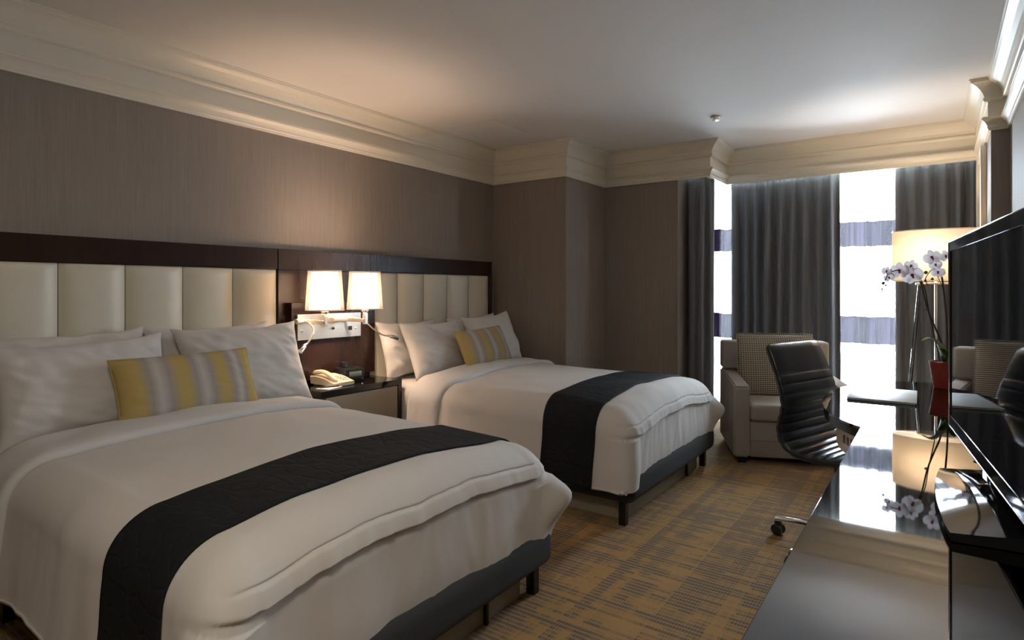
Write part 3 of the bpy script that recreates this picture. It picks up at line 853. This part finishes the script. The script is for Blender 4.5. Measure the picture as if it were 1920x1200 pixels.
# rounded end
ctrl = [(CX - .225, 2.478), (CX - .29, 2.56), (CX - .365, 2.72), (CX - .41, 2.93), (CX - .425, 3.13), (CX - .41, 3.36), (CX - .34, 3.60), (CX - .22, 3.78), (CX - .08, 3.85), (CX + .08, 3.86)]
def catmull(P, n=6):
    P = [Vector(p) for p in P]; out = []
    for i in range(len(P) - 1):
        p0 = P[max(0, i - 1)]; p1 = P[i]; p2 = P[i + 1]; p3 = P[min(len(P) - 1, i + 2)]
        for k in range(n):
            q = k / n
            out.append(.5 * ((2 * p1) + (-p0 + p2) * q + (2 * p0 - 5 * p1 + 4 * p2 - p3) * q * q + (-p0 + 3 * p1 - 3 * p2 + p3) * q ** 3))
    out.append(P[-1]); return out
cur = catmull(ctrl)
poly = [D(p.x, p.y) for p in cur] + [D(3.785, 3.86), D(3.785, 2.478)]
obj('rounded_glass_top', MB().prism(poly, DZ - .010, DZ, .001), M['desk_glass'], t, angle=30)
poly2 = [D(p.x + .004, p.y) for p in cur] + [D(3.785, 3.855), D(3.785, 2.48)]
obj('rounded_under_top', MB().prism(poly2, DZ - .042, DZ - .0105, .002), M['wood_black'], t, angle=30)
cc = Vector((CX + .1, 3.15))
ap = []
for p in cur[2:-8]:
    q = p + (cc - p).normalized() * .055; ap.append(q)
rows = [[(*D(p.x, p.y), z) for p in ap] for z in (DZ - .043, DZ - .15)]
inner = [p + (cc - p).normalized() * .018 for p in ap]
rows += [[(*D(p.x, p.y), z) for p in inner] for z in (DZ - .15, DZ - .043)]
apron = obj('apron', MB().grid(rows + [rows[0]]), M['cream_paint'], t, angle=40)
# power outlets on the apron
pa, pb = ap[2], ap[9]
mid = (ap[5] + ap[6]) / 2; dd = (ap[7] - ap[4]).normalized(); nn = Vector((-dd.y, dd.x))
if (mid + nn - cc).length < (mid - nn - cc).length: nn = -nn
ang = math.atan2(dd.y, dd.x)
mt = Matrix.Translation((mid.x - 3.5 + nn.x * .002, mid.y - 1.5 + nn.y * .002, DZ - .093)) @ Matrix.Rotation(ang, 4, 'Z')
obj('outlet_plate', MB().box(-.06, .06, -.004, .004, -.032, .032, .001, mat=mt), M['paper'], apron)
oh = MB()
for q in (-.035, 0, .035): oh.box(q - .011, q + .011, -.0055, .0055, -.016, .016, .001, mat=mt)
obj('outlet', oh, M['mat_brown'], apron)
obj('pedestal', MB().box(3.50 - 3.5, 3.76 - 3.5, 3.0 - 1.5, 3.70 - 1.5, 0, DZ - .043, .003), M['wood'], t, angle=30)

# folder on the desk
t = thing('folder', 'pale grey marbled guest folder lying on the rounded desk end', 'folder', (CX - .205, 3.245, DZ), R(1))
obj('back_cover', MB().box(-.13, .13, -.19, .19, 0, .003, .0008), M['folder_edge'], t)
obj('sheets', MB().box(-.124, .124, -.184, .184, .0032, .008), M['paper'], t, smooth=False)
obj('front_cover', MB().box(-.13, .13, -.19, .19, .0082, .0115, .0008), M['folder'], t)

# ------------------------------------------------------------------ television
TA = math.atan2(.105, -.97)         # direction from far edge to near edge
far = Vector((3.462, 2.283)); du = Vector((.105, -.97)).normalized(); TWD = .98
nrm = Vector((-du.y * -1, du.x * -1)); nrm = Vector((du.y, -du.x))   # facing the room
if nrm.x > 0: nrm = -nrm
ctr = far + du * TWD / 2
T = thing('television', 'large glossy black television on the desk turned towards the beds', 'television', (ctr.x, ctr.y, DZ), math.atan2(nrm.y, nrm.x))
# local x = facing, local y = along width
h0, h1 = .076, .634
obj('housing', MB().box(-.055, -.004, -.49, .49, h0, h1, .008, 3), M['gloss_black'], T, angle=30)
bz = MB().box(-.004, .004, -.49, .49, h1 - .028, h1, .0015).box(-.004, .004, -.49, .49, h0, h0 + .034, .0015)
bz.box(-.004, .004, -.49, -.472, h0 + .034, h1 - .028, .0015).box(-.004, .004, .472, .49, h0 + .034, h1 - .028, .0015)
obj('bezel', bz, M['gloss_black'], T, angle=30)
obj('screen', MB().box(-.003, .001, -.472, .472, h0 + .034, h1 - .028), M['screen'], T, smooth=False)
tr = MB().tube([(.0035, -.491, h0), (.0035, .491, h0), (.0035, .491, h1), (.0035, -.491, h1), (.0035, -.491, h0)], .0022, 8)
obj('edge_trim', tr, M['chrome'], T)
obj('neck', MB().box(-.06, -.012, -.07, .07, .016, h0 + .02, .006), M['gloss_black'], T, angle=40)
# curved glossy base: hollowed front edge
rows = []
for i in range(25):
    s = -1 + 2 * i / 24; y = .085 + .255 * s
    xf = .096 + .079 * (y - .085) - .008 * abs(s) ** 6 + .004 * math.cos(s * PI)
    row = [(-.11, y, .002), (xf - .004, y, .002), (xf, y, .010), (xf - .002, y, .018), (xf - .05, y, .021 + .008 * (1 - s * s)), (xf - .12, y, .028 + .012 * (1 - s * s)), (-.10, y, .036 + .01 * (1 - s * s)), (-.11, y, .018)]
    rows.append(row)
obj('stand_base', MB().grid(rows, True, True), M['gloss_black'], T, angle=25)
obj('joystick_button', MB().lathe([(.004, 0), (.009, -.006), (.010, -.013), (.006, -.018)], (-.006, -.10, h0)), M['chrome'], T)

# ------------------------------------------------------------------ orchid
OP = Vector((3.462, 3.68, DZ))
t = thing('potted_orchid', 'white orchid with magenta centres in a red pot behind the television', 'plant', OP)
def ow(u, v, tt=2.98): return at(u, v, tt) - OP
obj('pot', MB().lathe([(.046, 0), (.050, .004), (.058, .06), (.068, .125), (.070, .132), (.064, .132), (.060, .11)], (0, 0, .001), 36), M['pot'], t)
obj('moss', MB().lathe([(.062, .110), (.055, .122), (.030, .130), (.004, .133)], (0, 0, 0), 20), M['moss'], t)
def petal_mesh(l, wd, cup=.25):
    rows = []
    for i in range(7):
        s = i / 6; ww = wd * math.sqrt(max(.03, 1 - (2 * s ** 1.25 - 1) ** 2))
        rows.append([(q * ww, l * s, cup * l * (s * s * .5 + (q * q) * .35 * s)) for q in (-1, -.5, 0, .5, 1)])
    return MB().grid(rows)
PM = {}
def flower(p, size, face, roll=0, seed=0):
    f = bpy.data.objects.new('flower', None); C.objects.link(f); f.parent = t; f.empty_display_size = .02
    z = Vector(face).normalized(); q = z.to_track_quat('Z', 'Y'); f.rotation_mode = 'QUATERNION'
    f.rotation_quaternion = q @ Matrix.Rotation(roll, 4, 'Z').to_quaternion(); f.location = p
    for a, l, wd in ((90, 1, .80), (-90, 1, .80), (0, .95, .45), (145, .95, .42), (215, .95, .42)):
        key = (l, wd)
        if key not in PM:
            m = petal_mesh(.034 * l, .026 * wd)
            o = obj('petal', m, M['petal'], f, angle=80); PM[key] = o.data
        else:
            o = bpy.data.objects.new('petal', PM[key]); C.objects.link(o); o.parent = f
        o.rotation_euler = (0, 0, R(a)); o.scale = (size, size, size)
        if wd < .7: o.location = (0, 0, -.0015)
    if 'lip' not in PM:
        o = obj('lip', MB().lathe([(.002, -.001), (.008, .004), (.009, .010), (.004, .013)], (0, 0, 0), 12).box(-.005, .005, -.018, -.004, .002, .006, .001), M['lip'], f); PM['lip'] = o.data
    else:
        o = bpy.data.objects.new('lip', PM['lip']); C.objects.link(o); o.parent = f
    o.scale = (size * .65,) * 3
tc = Vector((CX, 0, CH))
st1 = catmull([(0, 0, .12), tuple(ow(1764, 640)), tuple(ow(1748, 602)), tuple(ow(1738, 575)), tuple(ow(1727, 533, 2.97)), tuple(ow(1713, 513, 2.97)), tuple(ow(1690, 506, 2.96)), tuple(ow(1668, 512, 2.95)), tuple(ow(1658, 530, 2.95)), tuple(ow(1654, 543, 2.95))])
obj('stem', MB().tube(st1, [.0046 - .0028 * i / len(st1) for i in range(len(st1))], 8), M['stem'], t)
st2 = catmull([(.01, .01, .12), tuple(ow(1776, 620, 3.0)), tuple(ow(1771, 560, 3.0)), tuple(ow(1766, 520, 3.0)), tuple(ow(1758, 490, 3.0)), tuple(ow(1762, 482, 3.0)), tuple(ow(1774, 476, 3.0))])
obj('stem', MB().tube(st2, .0042, 8), M['stem'], t)
st3 = catmull([(-.02, .0, .12), tuple(ow(1752, 630)), tuple(ow(1742, 585)), tuple(ow(1735, 545)), tuple(ow(1725, 521, 2.97))])
obj('stake', MB().tube(st3, .0024, 6), M['stem'], t)
tw = catmull([tuple(ow(1770, 545, 3.0)), tuple(ow(1757, 516, 2.98)), tuple(ow(1748, 505, 2.98)), tuple(ow(1738, 517, 2.98)), tuple(ow(1735, 525, 2.98)), tuple(ow(1739, 534, 2.98))])
obj('twig', MB().tube(tw, .0018, 6), M['stem'], t)
for (u, v, s, dx) in ((1711, 516, 1.15, -.1), (1687, 507, 1.05, -.35), (1708, 498, .75, .2), (1663, 508, .62, -.5), (1667, 520, .62, -.2), (1748, 482, .95, -.3), (1754, 496, .70, .1), (1759, 510, .75, -.1), (1773, 480, .75, .3)):
    p = ow(u, v, 2.95); face = (tc - (p + OP)); face = face.normalized() + Vector((dx * .8, 0, .05 - .2 * abs(dx)))
    flower(p, s * 1.2, face, R(20 * math.sin(u)))
for (u, v, r) in ((1656, 531, .008), (1661, 535, .0055), (1654, 542, .005), (1655, 546, .004), (1736, 511, .0085), (1748, 523, .007), (1735, 526, .006), (1739, 534, .0045), (1736, 580, .007), (1728, 531, .006)):
    p = ow(u, v, 2.97)
    obj('bud', MB().lathe([(r * .3, -r), (r * .85, -r * .5), (r, 0), (r * .8, r * .6), (r * .25, r)], p, 10), M['bud'], t)
def leafmesh(pts, wd):
    rows = []; n = len(pts)
    for i, p in enumerate(pts):
        p = Vector(p); s = i / (n - 1)
        d = (Vector(pts[min(i + 1, n - 1)]) - Vector(pts[max(i - 1, 0)])).normalized()
        side = d.cross(Vector((0, 0, 1)));
        side = side.normalized() if side.length > .05 else Vector((1, 0, 0))
        ww = wd * max(.04, math.sin(PI * (s ** .8) * .96 + .04)) ** .7; upv = side.cross(d).normalized()
        rows.append([p + side * ww * q + upv * abs(q) ** 2 * ww * .35 for q in (-1, -.6, 0, .6, 1)])
    return MB().grid(rows)
def leaf(pts, wd, mat):
    o = obj('leaf', leafmesh(catmull(pts, 4), wd), M[mat], t, angle=80); m = o.modifiers.new('thick', 'SOLIDIFY'); m.thickness = .002
leaf([(0, 0, .125), (-.012, -.01, .17), (-.03, -.02, .215), (-.06, -.03, .245), (-.095, -.045, .235)], .030, 'leaf_lit')
leaf([(0, 0, .125), (.0, -.015, .16), (-.015, -.03, .19), (-.028, -.06, .20)], .022, 'leaf')
leaf([(.01, 0, .125), (.03, -.03, .18), (.05, -.09, .21), (.06, -.15, .19)], .026, 'leaf')
leaf([(.01, 0, .125), (.04, .03, .18), (.08, .07, .20)], .026, 'leaf')

# ------------------------------------------------------------------ office chair
F = -math.atan2(.33, .945)
t = thing('office_chair', 'black ribbed leather office chair on chrome castors drawn up to the desk', 'chair', (3.096, 3.20, 0), F)
pr = [(0, .985), (.037, .902), (.077, .798), (.095, .715), (.087, .664), (.074, .604), (.082, .548), (.112, .512), (.163, .491), (.23, .485), (.309, .488), (.40, .496), (.47, .498), (.515, .488), (.535, .465)]
pc = catmull([(s - .28, z, 0) for s, z in pr], 10)
# resample by arc length
ln = [0]
for i in range(1, len(pc)): ln.append(ln[-1] + (pc[i] - pc[i - 1]).length)
tot = ln[-1]
def pp(s):
    for i in range(1, len(pc)):
        if s <= ln[i]:
            q = (s - ln[i - 1]) / (ln[i] - ln[i - 1]); d = (pc[i] - pc[i - 1]).normalized(); return pc[i - 1].lerp(pc[i], q), d
    return pc[-1], (pc[-1] - pc[-2]).normalized()
seams = [.0, .155] + [.155 + .046 * k for k in range(1, 17)]
seams = [s for s in seams if s < tot - .02] + [tot]
rows = []; hwid = .245
ss = []
for a, b in zip(seams[:-1], seams[1:]):
    for k in range(8): ss.append((a + (b - a) * k / 8, k / 8))
ss.append((tot, 1))
for s, k in ss:
    p, d = pp(s); nrm2 = Vector((-d.y, d.x))      # towards the sitter
    if nrm2.x < 0 and nrm2.y < 0: nrm2 = -nrm2
    bul = .008 * math.sin(PI * k) ** .5 if 0 < k < 1 else 0
    e = min(s, tot - s); rnd = min(1, e / .02)
    ring = []
    wdt = hwid * (.93 + .07 * min(1, s / .25)) * (.96 + .04 * math.sqrt(rnd))
    for q in (-1, -.985, -.95, -.6, 0, .6, .95, .985, 1):
        h = (.012 + bul) * math.sqrt(max(.02, rnd)) * (math.sqrt(max(0, 1 - abs(q) ** 14)) if abs(q) < 1 else 0)
        ring.append((p.x + nrm2.x * h, q * wdt, p.y + nrm2.y * h))
    for q in (.985, .6, 0, -.6, -.985):
        h = -(.012 + bul * .5) * math.sqrt(max(.02, rnd))
        ring.append((p.x + nrm2.x * h, q * wdt, p.y + nrm2.y * h))
    rows.append(ring)
obj('seat_shell', MB().grid(rows, True, True), M['black_leather'], t, angle=50)
for sd in (-1, 1):
    obj('side_rail', MB().tube([(pp(s)[0].x, sd * hwid * (.93 + .07 * min(1, s / .25)) * 1.0, pp(s)[0].y) for s in lin(.01, tot - .01, 50)], .006, 8), M['black_plastic'], t)
obj('under_bracket', MB().box(-.10, .16, -.10, .10, .44, .462, .004).box(-.05, .05, -.05, .05, .39, .44, .006).box(-.10, -.08, -.16, .16, .455, .475, .003).box(.12, .14, -.16, .16, .455, .475, .003), M['black_plastic'], t, angle=30)
obj('column', MB().lathe([(.030, .10), (.030, .26), (.018, .262), (.018, .40)]), M['chrome'], t)
obj('hub', MB().lathe([(.034, .065), (.042, .08), (.042, .115), (.032, .125)]), M['chrome'], t)
for i in range(5):
    a = R(180 + 3 + 72 * i); ca2, sa2 = math.cos(a), math.sin(a)
    lg = MB()
    rows = []
    for s in lin(0, 1, 10):
        r = .03 + .325 * s; z = .100 - .018 * s + .012 * math.sin(PI * s); hw2 = .020 - .006 * s; hh = .015 - .005 * s
        rows.append([(r * ca2 - sa2 * y, r * sa2 + ca2 * y, z + zz) for y, zz in ((-hw2, -hh), (-hw2, hh * .4), (-hw2 * .5, hh), (hw2 * .5, hh), (hw2, hh * .4), (hw2, -hh))])
    lo = obj('base_leg', MB().grid(rows, True, True), M['chrome'], t, angle=50)
    c = Vector((.345 * ca2, .345 * sa2, .029)); ax = Vector((-sa2, ca2, 0))
    cm = MB()
    for sgn in (-1, 1): cm.tube([c + ax * sgn * .006, c + ax * sgn * .010, c + ax * sgn * .022, c + ax * sgn * .026], [.024, .028, .028, .022], 18)
    cm.box(c.x - .016, c.x + .016, c.y - .012, c.y + .012, .04, .078, .006)
    obj('castor', cm, M['black_plastic'], lo, angle=50)
